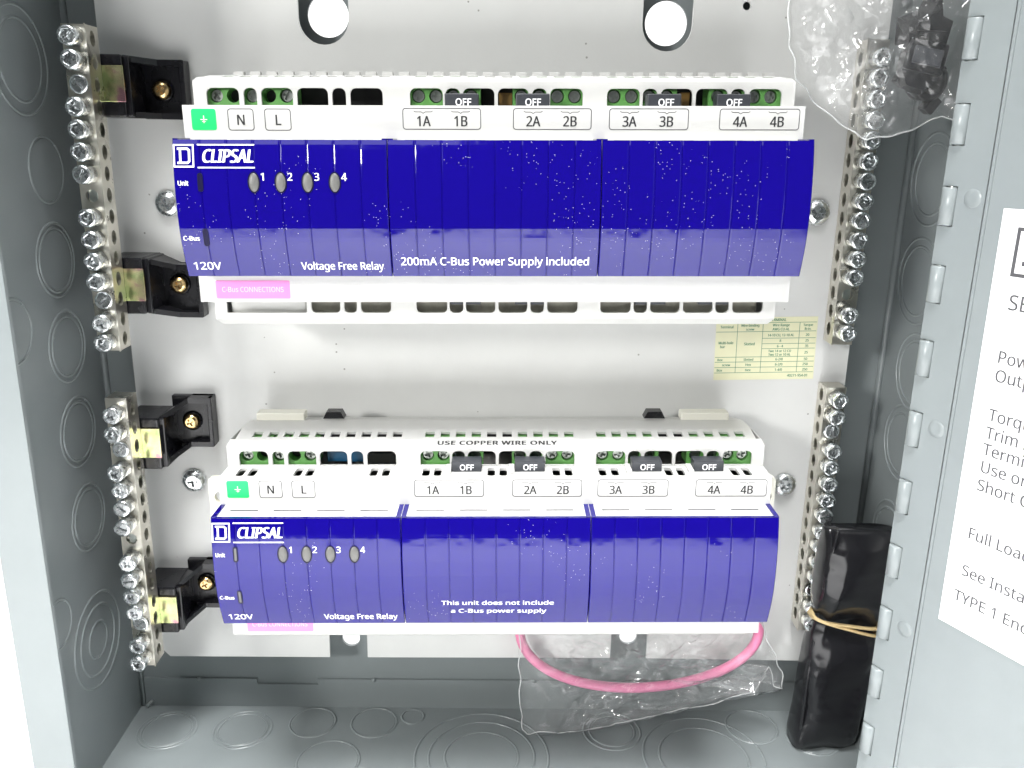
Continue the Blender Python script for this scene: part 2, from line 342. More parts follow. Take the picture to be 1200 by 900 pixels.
for y in (85, 8.2, -68.7, -145, 162, 238):
    f = Fr(DF(11.2, y, 0), DU, (0, 1, 0)); f.n = DF.n; mm = MB(); mm.lathe([(3.0, 0), (2.6, 0.25), (1.2, 0.32), (0, 0.12)], fr=f, seg=20); put('rivet', mm, 'paint', door)
# ---- printed sheet on the door ----
mm = MB(); mm.plate([(22.0, 82.8), (23.3, -57.8), (134, -60), (134, 83.4)], [], 0.05, 0.18, DF); sheet = put('data_sheet', mm, 'paper', door, label='white printed paper sheet stuck to the open door')
LF = Fr(DF(0, 0, 0.2), DU, (0, 1, 0)); LF.n = DF.n
def dtext(txt, size, a, b, rot=0.0):
    mm = MB(); mm.text(txt, size, a, b, LF, sx=0.93, rot=rot, dbl=0.045); put('lettering', mm, 'inkgrey', door)
mm = MB(); mm.plate(rect(27.5, 42.5, 62.7, 77.6), [rect(28.6, 41.4, 63.8, 76.5)], 0, 0.06, LF)
mm.plate([(30.5, 66.2), (36.5, 66.2), (39.3, 68), (39.3, 72.4), (36.5, 74.2), (30.5, 74.2), (30.5, 72.8), (32, 72.8), (32, 67.6), (30.5, 67.6)], [[(33.6, 67.6), (36, 67.6), (37.7, 68.8), (37.7, 71.6), (36, 72.8), (33.6, 72.8)]], 0, 0.06, LF)
put('logo', mm, 'inkgrey', door)
for t, s, a, b in (('SERIES', 4.7, 28.4, 52.5), ('Power Supply', 3.9, 28.0, 35.5), ('Output', 3.9, 28.2, 29.5), ('Torque', 3.9, 28.4, 16.6), ('Trim Screws', 3.9, 28.5, 10.6),
                   ('Terminals', 3.9, 28.5, 5.0), ('Use only Copper', 3.9, 28.6, -1.0), ('Short Circuit', 3.9, 28.6, -7.3), ('Full Load (A)', 3.9, 28.4, -24.6), ('See Installation', 3.9, 28.5, -38.2), ('TYPE 1 Enclosure', 3.9, 27.3, -48.0)):
    dtext(t, s, a, b)

# ================= mounting plate =================
plate = thing('mounting_plate', (0, -139, -1.5), 'off-white steel mounting plate on the back of the cabinet behind both relay units', 'mounting plate')
def rel(o):   # frame with origin moved so child meshes are authored relative to the plate's empty
    return (0, 139, 1.5)
m = MB()
out = [(-157.4, -136), (-154.6, -139.2), (-78.4, -138.9), (-78.4, -112), (-60.4, -112), (-60.4, -138.8), (55.8, -137.9), (55.8, -112), (73.1, -112), (73.1, -137.9), (149.6, -138.4), (152.3, -135.6), (152.3, 246), (-157.4, 246)]
m.plate(out, [obround(-69.2, 9.8, 145.2, 168, 14), obround(65.0, 9.8, 145.0, 168, 14), circ(95.5, 152.3, 1.6, 14)], -1.5, 0, FRONT)
put('steel_sheet', m, 'plate', plate, loc=rel(0))
m = MB()
for x in (-140, 135):
    for y in (-120, 236): m.lathe([(4, -13.9), (4, -1.6)], c=(x, y, 0), seg=14)
put('standoff', m, 'plate', plate, loc=rel(0))

# pan head screws
def pan_head():
    m = MB(); m.lathe([(5.3, 0), (5.4, 0.8), (4.9, 1.8), (3.9, 2.5), (2.9, 2.85)], seg=28)
    m.plate(circ(0, 0, 2.95, 28), [cross(0, 0, 2.2, 0.5)], 2.3, 2.87); m.lathe([(2.6, 1.5), (0, 1.2)], seg=12)
    return m.mesh('pan_head')
PH_ME = pan_head(); PH_ME.materials.append(MT['zinc'])
for i, (x, y, lab) in enumerate([(-135.8, 73.2, 'silver cross head screw in the plate at the left end of the upper relay unit'), (131.6, 73.8, 'silver cross head screw in the plate at the right end of the upper relay unit'),
                     (-135.4, -48.6, 'silver cross head screw in the plate at the left end of the lower relay unit'), (130.4, -47.2, 'silver cross head screw in the plate at the right end of the lower relay unit')]):
    o = put('pan_head_screw', PH_ME, None, None, (x, y, 0.02), tilt=[0.3, 1.1, 0.1, 0.6][i]); o['label'] = lab; o['category'] = 'screw'; o['group'] = 'rail screws in the mounting plate'

# ================= relay units =================
GRP = [(-101.0, -89.3, 0), (-88.0, -83.3, 1), (-81.9, -70.6, 0), (-69.2, -58.2, 0), (-57.0, -52.0, 1), (-50.7, -39.2, 0)]
WIN = [(-100.5, -89.2), (-87.6, -83.0), (-81.5, -70.5), (-69.0, -58.2), (-56.8, -52.0), (-50.5, -39.2),
       (-29.7, -18.2), (-17.3, -12.2), (-11.2, -0.2), (1.0, 11.8), (13.0, 18.1), (19.3, 30.7),
       (39.2, 50.7), (51.7, 56.8), (58.0, 69.1), (70.3, 81.5), (82.5, 87.6), (88.9, 100.4)]
# terminals: (block x0, x1), list of (x, kind)
BLK = [((-100.9, -88.9), [(-97.8, 's'), (-91.8, 'h')]), ((-88.0, -82.6), [(-85.3, 's')]), ((-81.9, -70.2), [(-79.2, 'h'), (-73.2, 's')]),
       ((-30.1, -17.9), [(-26.9, 's'), (-20.8, 's')]), ((-17.6, -11.9), [(-14.8, 's')]), ((-11.4, -5.1), [(-8.4, 's')]),
       ((6.2, 12.0), [(9.2, 's')]), ((12.7, 18.4), [(15.5, 's')]), ((19.0, 31.0), [(21.9, 's'), (28.0, 's')]),
       ((38.9, 51.0), [(41.9, 's'), (48.1, 's')]), ((51.4, 57.1), [(54.2, 's')]), ((57.6, 64.0), [(60.4, 's')]),
       ((75.2, 81.8), [(78.5, 's')]), ((82.2, 87.9), [(85.0, 's')]), ((88.4, 100.8), [(91.4, 's'), (97.2, 's')])]
def terminal_screw():
    m = MB(); m.plate(circ(0, 0, 1.95, 20), [cross(0, 0, 1.45, 0.42)], -0.5, 0.0); m.lathe([(1.95, -1.6), (1.95, -0.02)], seg=20); m.lathe([(1.6, -1.5), (0, -1.5)], seg=10)
    return m.mesh('terminal_screw')
TS = terminal_screw(); TS.materials.append(MT['zincdark'])
NOSE = [(22.5, 69.0), (20.5, 69.55), (16, 70.3), (11, 70.9), (5.5, 71.25), (0, 71.25), (-5.5, 70.9), (-10, 70.25), (-14, 69.3), (-18.5, 67.95), (-22.5, 66.6)]
def nose_z(y):
    for (y1, z1), (y0, z0) in zip(NOSE, NOSE[1:]):
        if y0 <= y <= y1: return z0 + (z1 - z0) * (y - y0) / (y1 - y0)
    return NOSE[0][1]
def nfr(y):   # frame on the nose surface at height y
    dz = (nose_z(min(y + 1, 22.4)) - nose_z(max(y - 1, -22.4))) / 2.0
    return Fr((0, y, nose_z(y) + 0.12), (1, 0, 0), (0, 1, dz))
def section_cover(x0, x1):
    m = MB(); ncell = 8; cw = (x1 - x0) / ncell; xs = []
    for i in range(ncell):
        a = x0 + i * cw
        if i == 0: xs += [(a, -0.25), (a + 0.25, 0.0)]
        else: xs += [(a - 0.5, 0.0), (a - 0.16, -0.10), (a - 0.07, 0.10), (a + 0.07, 0.10), (a + 0.16, -0.10), (a + 0.5, 0.0)]
    xs += [(x1 - 0.25, 0.0), (x1, -0.25)]
    # finer rows for smooth reflections
    rows = []
    for k in range(31):
        y = 22.5 - 45 * k / 30; rows.append((y, nose_z(y)))
    vs = []; fs = []; nx = len(xs)
    for y, z in rows:
        for x, dz in xs: vs.append((x, y, z + dz))
    for r in range(len(rows) - 1):
        for c in range(nx - 1): fs.append((r * nx + c, r * nx + c + 1, (r + 1) * nx + c + 1, (r + 1) * nx + c))
    m.add(vs, fs)
    # skirt
    k = [(x0, y, z - 0.25) for y, z in rows]; kb = [(x0, y, 60) for y, z in rows]; n = len(rows)
    m.add(k + kb, [(i, i + 1, n + i + 1, n + i) for i in range(n - 1)])
    k = [(x1, y, z - 0.25) for y, z in rows]; kb = [(x1, y, 60) for y, z in rows]
    m.add(k + kb, [(i, n + i, n + i + 1, i + 1) for i in range(n - 1)])
    m.add([(x0, 22.5, 68.75), (x1, 22.5, 68.75), (x1, 22.5, 67.4), (x0, 22.5, 67.4)], [(0, 1, 2, 3)])
    m.add([(x0, -22.5, 66.35), (x1, -22.5, 66.35), (x1, -22.5, 60), (x0, -22.5, 60)], [(0, 1, 2, 3)])
    # ears of the cover reaching back along the shelf
    m.box(x0, x0 + 1.7, 22.45, 22.95, 57.2, 68.7); m.box(x1 - 1.7, x1, 22.45, 22.95, 57.2, 68.7)
    return m
def relay_unit(name_label, cx, cy, upper):
    U = thing('relay_unit', (cx, cy, 0), name_label, 'relay unit', 'blue and white relay units on the plate', tilt=0.0142)
    # housing -------------------------------------------------
    m = MB(); X = 105.0
    side = [(40, 2), (44.8, 21), (44.8, 33), (43.6, 41), (42.2, 44.8), (33.7, 44.8), (33.7, 57), (22.5, 57), (22.5, 67.3), (-22.4, 59.9), (-22.4, 57), (-33.2, 57), (-33.2, 43), (-42.2, 43), (-45, 39), (-45, 2)]
    xt = {0: 102.5, 1: 102.5, 2: 103, 3: 104.6, 14: 103.8, 15: 102}
    sx = [xt.get(i, X) for i in range(len(side))]
    n = len(side)
    m.add([(-sx[i], y, z) for i, (y, z) in enumerate(side)], [tuple(range(n))]); m.add([(sx[i], y, z) for i, (y, z) in enumerate(side)], [tuple(range(n))[::-1]])
    for i in range(n):
        j = (i + 1) % n
        if i in (2, 4, 5, 12): continue
        (y0, z0), (y1, z1) = side[i], side[j]
        m.add([(-sx[i], y0, z0), (sx[i], y0, z0), (sx[j], y1, z1), (-sx[j], y1, z1)], [(0, 1, 2, 3)])
    T = 1.1
    # top side with vent slots (30 in three banks)
    f = Fr((0, 44.8, 33), (1, 0, 0), (0, -1.2, 8)); L = math.hypot(1.2, 8)
    slots = []
    for b0 in (-96.5, -28.3, 39.8):
        for k in range(10): slots.append(rect(b0 + k * 6.15, b0 + k * 6.15 + 3.7, 2.0, 6.3))
    f.n = Vector((0, 8, 1.2)).normalized(); m.plate(rect(-102.6, 102.6, 0, L), slots, -T, 0, f)
    wins = [rrect(a, b, 34.0, 39.9, 2.0, (0, 0, 1, 1)) for a, b in WIN]
    m.plate(rect(-X, X, 33.75, 42.2), wins, -T, 0, Fr((0, 0, 44.8)))
    # step between terminal face and label face, with small vents
    vents = []
    for a in (-99.5, -95, -77.5, -73, -48.5, -43.8, -28.4, -23.9, -3.3, 1.3, 21.8, 26.5, 39.6, 44.4, 65.2, 69.8, 90.7, 95.4): vents.append(rrect(a, a + 2.9, 2.2, 10.2, 1.0))
    f = Fr((0, 33.7, 44.8), (1, 0, 0), (0, 0, 1)); f.n = Vector((0, 1, 0)); m.plate(rect(-X + .02, X - .02, 0.02, 12.1), vents, -T, 0, f)
    wl_ = [rrect(a, b, -39.9, -34.2, 1.7, (1, 1, 0, 0)) for a, b in WIN[3:]] + ([rrect(-100.6, -70.8, -39.9, -34.2, 0.6)])
    m.plate(rect(-X, X, -42.2, -33.25), wl_, -T, 0, Fr((0, 0, 43)))
    put('housing', m, 'white', U)
    # shelf slots above the blue face
    m = MB()
    for s0 in (-105, -35, 35):
        for k in range(4): m.box(s0 + 5 + k * 16.3, s0 + 15.5 + k * 16.3, 22.3, 22.56, 61.3, 62.3)
    put('shelf_slot', m, 'inkgrey', U)
    # ribs along the top edge
    m = MB()
    for b0 in ((-97.5, -29.3, 38.8) if upper else ()):
        for k in range(11): m.box(b0 + k * 6.15, b0 + k * 6.15 + 3.9, 44.6, 46.9, 19.0, 21.8, 0.15)
        
    if upper: put('cooling_rib', m, 'white', U)
    m = MB(); m.box(-99, 99, 33.9, 42, 30.0, 31.0); m.box(-99.5, 99.5, 27, 27.8, 30, 44); put('circuit_board', m, 'dark', U)
    m = MB(); m.box(-99, 99, -41.5, -33.6, 37.5, 38.5); put('housing_shade_sheet', m, 'shaded_white', U)  # grey sheet standing in for the shaded white interior behind the lower windows
    m = MB(); m.box(-99.5, -71.5, -41.5, -33.6, 35, 40.8, 0.3); put('recess_insert', m, 'white', U)  # white insert added to make this recess look lighter than the windows
    # terminal blocks
    for (a, b), items in BLK:
        m = MB(); holes = [circ(x, 37.4, 2.35, 20) for x, k in items]
        m.plate(rect(a, b, 33.4, 41.2), holes, 0, 1.0, Fr((0, 0, 41.6)))
        m.box(a, b, 33.4, 41.2, 33, 38.2); m.box(a, b, 41.2, 43.0, 32.0, 37.5); m.box(a, a + 0.4, 33.4, 41.2, 38.2, 41.6); m.box(b - 0.4, b, 33.4, 41.2, 38.2, 41.6); m.box(a, b, 40.8, 41.2, 38.2, 41.6); m.box(a, b, 33.4, 33.6, 38.2, 41.6)
        for x, k in items:
            m.lathe([(2.34, 41.7), (2.34, 38.0)], c=(x, 37.4, 0), seg=20)
        tb = put('terminal_block', m, 'green', U)
        for x, k in items:
            if k == 's':
                o = put('terminal_screw', TS, None, tb, (x, 37.4, 41.3)); o.rotation_euler = (0, random.uniform(0, 3.1), 0)
            else:
                mm = MB(); mm.lathe([(2.1, 38.3), (0, 38.3)], c=(x, 37.4, 0), seg=20); put('terminal_socket', mm, 'dark', tb)
    if upper:
        m = MB(); m.box(1.3, 6.0, 33.8, 38.6, 35, 41); put('component', m, 'brownpart', U); m = MB(); m.box(65.5, 68.8, 33.8, 38.8, 35, 41); put('component', m, 'brownpart', U)
    else:
        m = MB(); m.box(-67, -58.0, 33.8, 39.2, 33, 40, 0.3); put('component', m, 'bluepart', U); m = MB(); m.box(-57.5, -51.5, 33.8, 40, 33, 40.5, 0.3); put('component', m, 'bluepart', U)
        for k in range(3):
            mm = MB()
    # override switches
    for a, tx in ((-17.2, 5.2), (7.2, 7.4) if False else (7.2, 6.6), (52.4, 5.6), (76.3, 6.4)):
        m = MB(); m.box(a, a + 11.6, 33.75, 37.9, 45.0, 51.2, 0.3); s = put('override_switch', m, 'off', U)
        m = MB(); m.text('OFF', 2.2, a + (6.4 if upper and a in (-17.2, 52.4) else 5.9), 34.0 if upper else 34.5, Fr((0, 0, 51.25)), 'CENTER', width=5.4, bold=0.06); put('lettering', m, 'inkwhite', s)
        if not upper:
            m = MB(); m.box(a - 2.2, a - 0.1, 33.75, 35.0, 45.5, 53.2, 0.2); put('switch_guide', m, 'white', U)
        # lower row switch ends
        if upper:
            m = MB(); m.box(a, a + 11.6, -37.0, -33.4, 36.0, 41.7, 0.3); put('switch_foot', m, 'off', U)
    # front printing on the label face
    F57 = Fr((0, 0, 57.02))
    def boxlab(x0, x1, y0, y1, nm='label_border'):
        m = MB(); m.plate(rrect(x0, x1, y0, y1, 1.0), [rrect(x0 + .26, x1 - .26, y0 + .26, y1 - .26, 0.8)], 0, 0.05, F57); return put(nm, m, 'inkgrey', U)
    m = MB(); m.plate(rrect(-102.2, -93.9, 25.6, 32.5, 0.8), [], 0, 0.08, F57); g = put('earth_label', m, 'lgreen', U)
    m = MB(); m.box(-98.2, -97.9, 27.9, 30.3, 57.12, 57.16); m.box(-99.2, -96.9, 28.9, 29.15, 57.12, 57.16); m.box(-98.7, -97.4, 28.3, 28.5, 57.12, 57.16); put('earth_symbol', m, 'inkpink', g)
    for x0, x1, t in ((-90.0, -81.2, 'N'), (-77.6, -68.7, 'L')):
        b = boxlab(x0, x1, 25.5, 32.6); m = MB(); m.text(t, 3.3, (x0 + x1) / 2, 27.3, F57, 'CENTER', 0.9, dbl=0.09); put('lettering', m, 'ink', b)
    for i, (x0, x1, ta, tb_) in enumerate(((-31.1, -4.6, -24.1, -11.5), (6.2, 32.8, 13.0, 25.5), (38.7, 65.7, 45.6, 58.2), (76.1, 103.4, 83.2, 95.8))):
        b = boxlab(x0, x1, 25.9, 32.9)
        for x, l in ((ta, 'A'), (tb_, 'B')):
            m = MB(); m.text('%d%s' % (i + 1, l), 3.3, x, 27.0, F57, 'CENTER', 0.86, dbl=0.09); put('lettering', m, 'ink', b)
            m = MB(); w = 3.2; y = 31.9
            for p, q in (((x - w, y + .1), (x - w + .5, y - .25)), ((x - w + .5, y - .25), (x - .7, y - .25)), ((x - .7, y - .25), (x, y - .75)), ((x, y - .75), (x + .7, y - .25)), ((x + .7, y - .25), (x + w - .5, y - .25)), ((x + w - .5, y - .25), (x + w, y + .1))):
                d = Vector((q[0] - p[0], q[1] - p[1])).normalized(); nx, ny = -d.y * 0.09, d.x * 0.09
                m.add([F57(p[0] + nx, p[1] + ny, .05), F57(p[0] - nx, p[1] - ny, .05), F57(q[0] - nx, q[1] - ny, .05), F57(q[0] + nx, q[1] + ny, .05)], [(0, 1, 2, 3)])
            put('bracket_mark', m, 'ink', b)
    m = MB(); m.plate(rrect(-99.2, -73.0, -32.0, -25.5, 0.5), [], 0, 0.08, F57); g = put('bus_label', m, 'pinklab', U)
    m = MB(); m.text('C-Bus CONNECTIONS', 1.8, -86.2, -29.6, Fr((0, 0, 57.12)), 'CENTER', width=21.8); put('lettering', m, 'inkpink', g)
    if not upper:
        f = Fr((0, 42.9, 42.95), (1, 0, 0), (0, 1.4, -3.8)); f.n = Vector((0, 3.8, 1.4)).normalized()
        m = MB(); m.text('USE COPPER WIRE ONLY', 2.3, 0.3, -1.6, f, 'CENTER', width=46.5, dbl=0.16, d0=0.03, d1=0.1, spacing=1.08); put('lettering', m, 'ink', U)
    # covers
    secs = []
    for x0, x1 in ((-105.0, -35.15), (-34.85, 35.15), (35.45, 105.0)):
        secs.append(put('front_cover', section_cover(x0, x1), 'blue' if upper else 'blueclean', U))
    a, b_, c_ = secs
    def ntext(txt, size, x, y, par, align='LEFT', sx=0.86, bold=0.02, **k):
        m = MB(); m.text(txt, size, x, -0.0, nfr(y), align, sx, bold=0.0, dbl=max(0.05, bold * 1.6), **k); return put('lettering', m, 'inkwhite', par)
    # logo
    f = nfr(17.4); m = MB(); m.plate(rect(-104.7, -98.0, -3.7, 3.7), [rect(-104.2, -98.5, -3.2, 3.2)], 0, 0.05, f)
    m.plate([(-103.4, -2.6), (-100.0, -2.6), (-99.2, -1.9), (-99.2, 1.9), (-100.0, 2.6), (-103.4, 2.6), (-103.4, 1.9), (-102.8, 1.9), (-102.8, -1.9), (-103.4, -1.9)], [[(-102.1, -1.9), (-100.3, -1.9), (-99.9, -1.5), (-99.9, 1.5), (-100.3, 1.9), (-102.1, 1.9)]], 0, 0.05, f)
    put('logo', m, 'inkwhite', a)
    for y in (20.9, 13.7):
        m = MB(); m.plate(rect(-96.9, -78.3, -0.2, 0.2), [], 0, 0.05, nfr(y)); put('logo_rule', m, 'inkwhite', a)
    ntext('CLIPSAL', 4.1, -95.6, 15.3, a, width=16.2, bold=0.14, shear=0.22, spacing=1.0)
    ntext('Unit', 1.5, -103.9, 8.0, a, width=3.4, bold=0.03); ntext('C-Bus', 1.5, -104.1, -10.0, a, width=5.4, bold=0.03)
    ntext('120V', 2.75, -102.6, -20.1, a, width=9.2); ntext('Voltage Free Relay', 2.75, -65.8, -20.1, a, width=28.0)
    for i, x in enumerate((-78.9, -70.1, -61.3, -52.4)):
        m = MB(); f = nfr(9.0); prof = []
        vs = []; fs = []; n = 24
        for r, d in ((1.0, 0.0), (0.86, 0.28), (0.5, 0.5)):
            vs += [f(x + 1.65 * r * math.cos(2 * math.pi * k / n), 3.05 * r * math.sin(2 * math.pi * k / n), d) for k in range(n)]
        vs.append(f(x, 0, 0.55))
        for q in (0, 1): fs += [(q * n + k, q * n + (k + 1) % n, (q + 1) * n + (k + 1) % n, (q + 1) * n + k) for k in range(n)]
        fs += [(2 * n + k, 2 * n + (k + 1) % n, 3 * n) for k in range(n)]
        m.add(vs, fs, True); put('push_button', m, 'button', a)
        m = MB(); m.plate(circ(x, 0, 2.05, 24, 3.45), [circ(x, 0, 1.66, 24, 3.06)], 0, 0.1, f); put('button_rim', m, 'led', a)
        ntext(str(i + 1), 2.4, x + 2.2, 9.6, a, sx=0.95, bold=0.03)
    for y in (9.0, -9.0):
        m = MB(); f = nfr(y); m.plate(rrect(-97.3, -95.5, -3.0, 3.0, 0.8), [rrect(-96.85, -95.95, -2.5, 2.5, 0.4)], 0, 0.16, f); w_ = put('indicator_window', m, 'led', a)
        m = MB(); m.plate(rrect(-96.85, -95.95, -2.5, 2.5, 0.4), [], 0, 0.08, f); put('indicator_lens', m, 'button' if not upper else 'led', a)
    if upper: ntext('200mA C-Bus Power Supply included', 2.85, -32.0, -18.5, b_, width=63.8)
    else:
        ntext('This unit does not include', 1.95, 0.7, -12.9, b_, 'CENTER', width=42.6); ntext('a C-Bus power supply', 1.95, 0.9, -16.9, b_, 'CENTER', width=36.4)
    # mounting feet and release clips
    for s in (-1, 1):
        m = MB(); m.plate(rrect(104.5, 117.5, -9, 21, 2.0, (0, 1, 1, 0)) if s > 0 else rrect(-121, -104.5, -9, 21, 2.0, (1, 0, 0, 1)), [circ(113.5 if s > 0 else -116.2, 12.0, 2.7, 18)], 22.5, 25)
        m.box(min(s * 104.6, s * 106.5), max(s * 104.6, s * 106.5), -9, 22, 2, 17); put('mounting_foot', m, 'cream', U)
    for x in (() if upper else (-68, 66)):
        m = MB(); m.prism([(x - 4.4, 45.0), (x - 3.0, 47.9), (x + 3.0, 47.9), (x + 4.4, 45.0)], 14.5, 19.5); put('release_clip', m, 'black', U)
    for x in (() if upper else (-92, 85)):
        m = MB(); m.box(x - 8, x + 12, 44, 47.6, 14, 20.2, 0.5); put('end_rib', m, 'cream', U)
    return U
UP = relay_unit('upper relay unit whose blue front reads 200mA C-Bus Power Supply included', -1.1, 77.9, True)
LO = relay_unit('lower relay unit whose blue front says it does not include a power supply', 0.8, -56.4, False)
for i, (x, y, lab) in enumerate([(0, 77.5, 'steel mounting rail behind the upper relay unit'), (0, -48, 'steel mounting rail behind the lower relay unit')]):
    m = MB(); m.box(-112, 112, -13, 13, 0.1, 1.2); m.box(-112, 112, -17.5, -13, 0.1, 1.9); m.box(-112, 112, 13, 17.5, 0.1, 1.9)
    o = put('mounting_rail', m, 'alu', None, (x, y, 0)); o['label'] = lab; o['category'] = 'rail'; o['group'] = 'rails hidden behind the relay units'

# ================= terminal bars =================
def bar_screw(h, slot):
    m = MB(); R = 3.5
    m.lathe([(2.4, -1), (2.4, 0.4), (R, 0.5), (R, h - 0.5), (R - 0.35, h - 0.05), (R - 0.9, h)], seg=18)
    hole = cross(0, 0, 1.75, 0.42) if slot == 'x' else rect(-2.1, 2.1, -0.45, 0.45)
    m.plate(circ(0, 0, R - 0.9, 18), [hole], h - 0.7, h); m.lathe([(2.2, h - 1.2), (0, h - 1.4)], seg=8)
    if slot == 'x': m.lathe([(3.2, h - 0.04), (3.0, h + 0.6), (2.4, h + 0.6), (2.2, h - 0.04)], seg=6, smooth=False)
    return m.mesh('bar_screw')
BS = {}
for h in (4.6, 6.0, 7.5):
    for k in ('x', '-'): BS[h, k] = bar_screw(h, k)
BS['flush'] = bar_screw(1.0, '-')
for me in BS.values(): me.materials.append(MT['zinc'])
def term_bar(label, x0, y0, y1, z0, z1, ys, flush, holes, side, tall, dx=0.0):
    """x0 = left face at z1; side = +1 wire holes on the right face"""
    w = 8.7; bar = thing('terminal_bar', (x0 + w / 2, y0, z0), label, 'terminal bar', 'screw terminal bars on both sides of the plate')
    B = Vector((x0 + w / 2, y0, z0)); L = y1 - y0; D = z1 - z0; m = MB()
    # front, back faces with screw holes and side faces with wire holes: real openings
    hs = [circ(0, y - y0, 2.35, 16) for y in ys]
    f = Fr((0, 0, D)); m.plate(rect(-w / 2, w / 2, 0, L), hs, -1.0, 0, f)
    m.box(-w / 2 + 0.1, w / 2 - 0.1, 0.1, L - 0.1, 0, 0.8)
    wh = [circ(y - y0, D * 0.5, 2.8, 16, D * 0.22) for y in ys]
    for s in (-1, 1):
        f = Fr((s * w / 2, 0, 0), (0, 1, 0), (0, 0, 1)); f.n = Vector((s, 0, 0))
        m.plate(rect(0.05, L - 0.05, 0.05, D - 1.02), wh, -1.4, 0, f)
    m.box(-w / 2 + 1.4, w / 2 - 1.4, 0, 1.2, 0.8, D - 1.0); m.box(-w / 2 + 1.4, w / 2 - 1.4, L - 1.2, L, 0.8, D - 1.0)
    # machined ridge along the edges of the front
    m.box(side * w / 2 - 0.5, side * w / 2 + 0.5 * 0, -0.3, L + 0.3, D, D + 0.35) if side > 0 else m.box(-w / 2, -w / 2 + 0.5, -0.3, L + 0.3, D, D + 0.35)
    put('bar_body', m, 'alu', bar)
    m = MB(); m.box(-1.4, 1.4, 1.3, L - 1.3, 0.9, D - 1.1); put('bar_core', m, 'zincdark', bar)
    for i, y in enumerate(ys):
        if i in holes: continue
        if i in flush: me = BS['flush']; zz = D
        else: me = BS[tall if tall != 'mix' else random.choice((6.0, 7.5)), 'x' if random.random() < 0.8 else '-']; zz = D + random.uniform(-0.2, 0.5)
        o = put('bar_screw', me, None, bar, (dx, y - y0, zz)); o.rotation_euler = (random.uniform(-0.05, 0.05), random.uniform(0, 3.1), random.uniform(-0.05, 0.05))
    return bar
def ylist(a, b, n): return [a + (b - a) * i / (n - 1) for i in range(n)]
term_bar('silver terminal bar at the upper left, on the upper two black brackets', -157.0, 18.2, 138, 20.5, 30, ylist(22.2, 133.6, 15)[::-1], (2, 12), (7,), 1, 6.0)
term_bar('silver terminal bar at the lower left, on the lower two black brackets', -157.0, -124, -1.5, 20.5, 30, ylist(-119, -7.3, 15)[::-1], (2, 12), (7,), 1, 'mix')
term_bar('silver terminal bar at the upper right, its top covered by the clear bag', 140.4, 20.0, 140, 0.1, 9.6, ylist(25.9, 133.1, 15)[::-1], (), (12,), -1, 6.0)
term_bar('silver terminal bar at the lower right, beside the black pouch', 140.6, -115.8, 1.2, 0.1, 9.6, ylist(-109.7, -3.2, 15)[::-1], (2, 12), (), -1, 6.0)

# ================= insulating brackets =================
def bracket(label, y0, y1, sy, skew):
    """y0..y1 extent, sy screw height; skew: how far the foot is raised from the bar end"""
    br = thing('bar_bracket', (-132.6, y0, 0), label, 'bracket', 'black brackets carrying the left terminal bars')
    ox, oy = 132.6, -y0; H = y1 - y0; m = MB(); P = lambda x: x + ox
    lo, hi = skew; t = 2.2
    m.box(P(-156.5), P(-141.3), lo, lo + 22.5, 0.1, 19.4, 0.7)                    # tower under the bar
    m.box(P(-150.5), P(-139.4), lo + 0.3, lo + 22.2, 0.12, 17.6, 0.5)
    m.box(P(-141), P(-122.8), hi, hi + 22, 0.1, 3.2, 0.5)                          # foot
    for a, b in ((lo, hi), (lo + 20.3, hi + 19.8)):                                # sloping side ribs
        pts = [(-141.5, a, 17.0), (-132.5, b, 7.5), (-123.0, b, 7.5)]
        vs = []
        for x, y, z in pts: vs += [(P(x), y, 0.15), (P(x), y + t, 0.15), (P(x), y + t, z), (P(x), y, z)]
        fs = [(0, 1, 2, 3), (8, 11, 10, 9)]
        for k in (0, 4): fs += [(k, k + 4, k + 5, k + 1), (k + 1, k + 5, k + 6, k + 2), (k + 2, k + 6, k + 7, k + 3), (k + 3, k + 7, k + 4, k)]
        m.add(vs, fs)
    m.box(P(-124.6), P(-122.6), hi, hi + 22, 3.0, 7.4, 0.4)
    m.lathe([(4.4, 3.0), (4.3, 4.0), (3.2, 4.3)], c=(0, sy - y0, 0), seg=20)
    put('bracket_body', m, 'black', br)
    m = MB(); m.box(P(-150), P(-140.6), lo + 5.5, lo + 18.5, 19.5, 20.4, 0.2); put('brass_tab', m, 'brasstab', br)
    m = MB(); m.lathe([(3.7, 0), (3.6, 1.0), (3.0, 2.0), (2.0, 2.45)], seg=24); m.plate(circ(0, 0, 2.05, 20), [cross(0, 0, 1.6, 0.42, 0.5)], 1.9, 2.46); m.lathe([(1.9, 1.3), (0, 1.0)], seg=10)
    put('bracket_screw', m, 'brass', br, (0, sy - y0, 4.3))
    return br
bracket('topmost black bracket with a brass coloured screw, left of the upper relay unit', 106.3, 128.7, 117.2, (0.2, 0.0))
bracket('second black bracket from the top, behind the lower left corner of the upper unit', 26.3, 49.5, 40.6, (2.0, 0.0) if False else (4.5, 1.0))
bracket('third black bracket from the top, above the left end of the lower relay unit', -39.5, -6.5, -19.3, (3.5, 9.5))
bracket('lowest black bracket, partly hidden by the left end of the lower relay unit', -118, -84, -97.5, (3.5, 9.5))

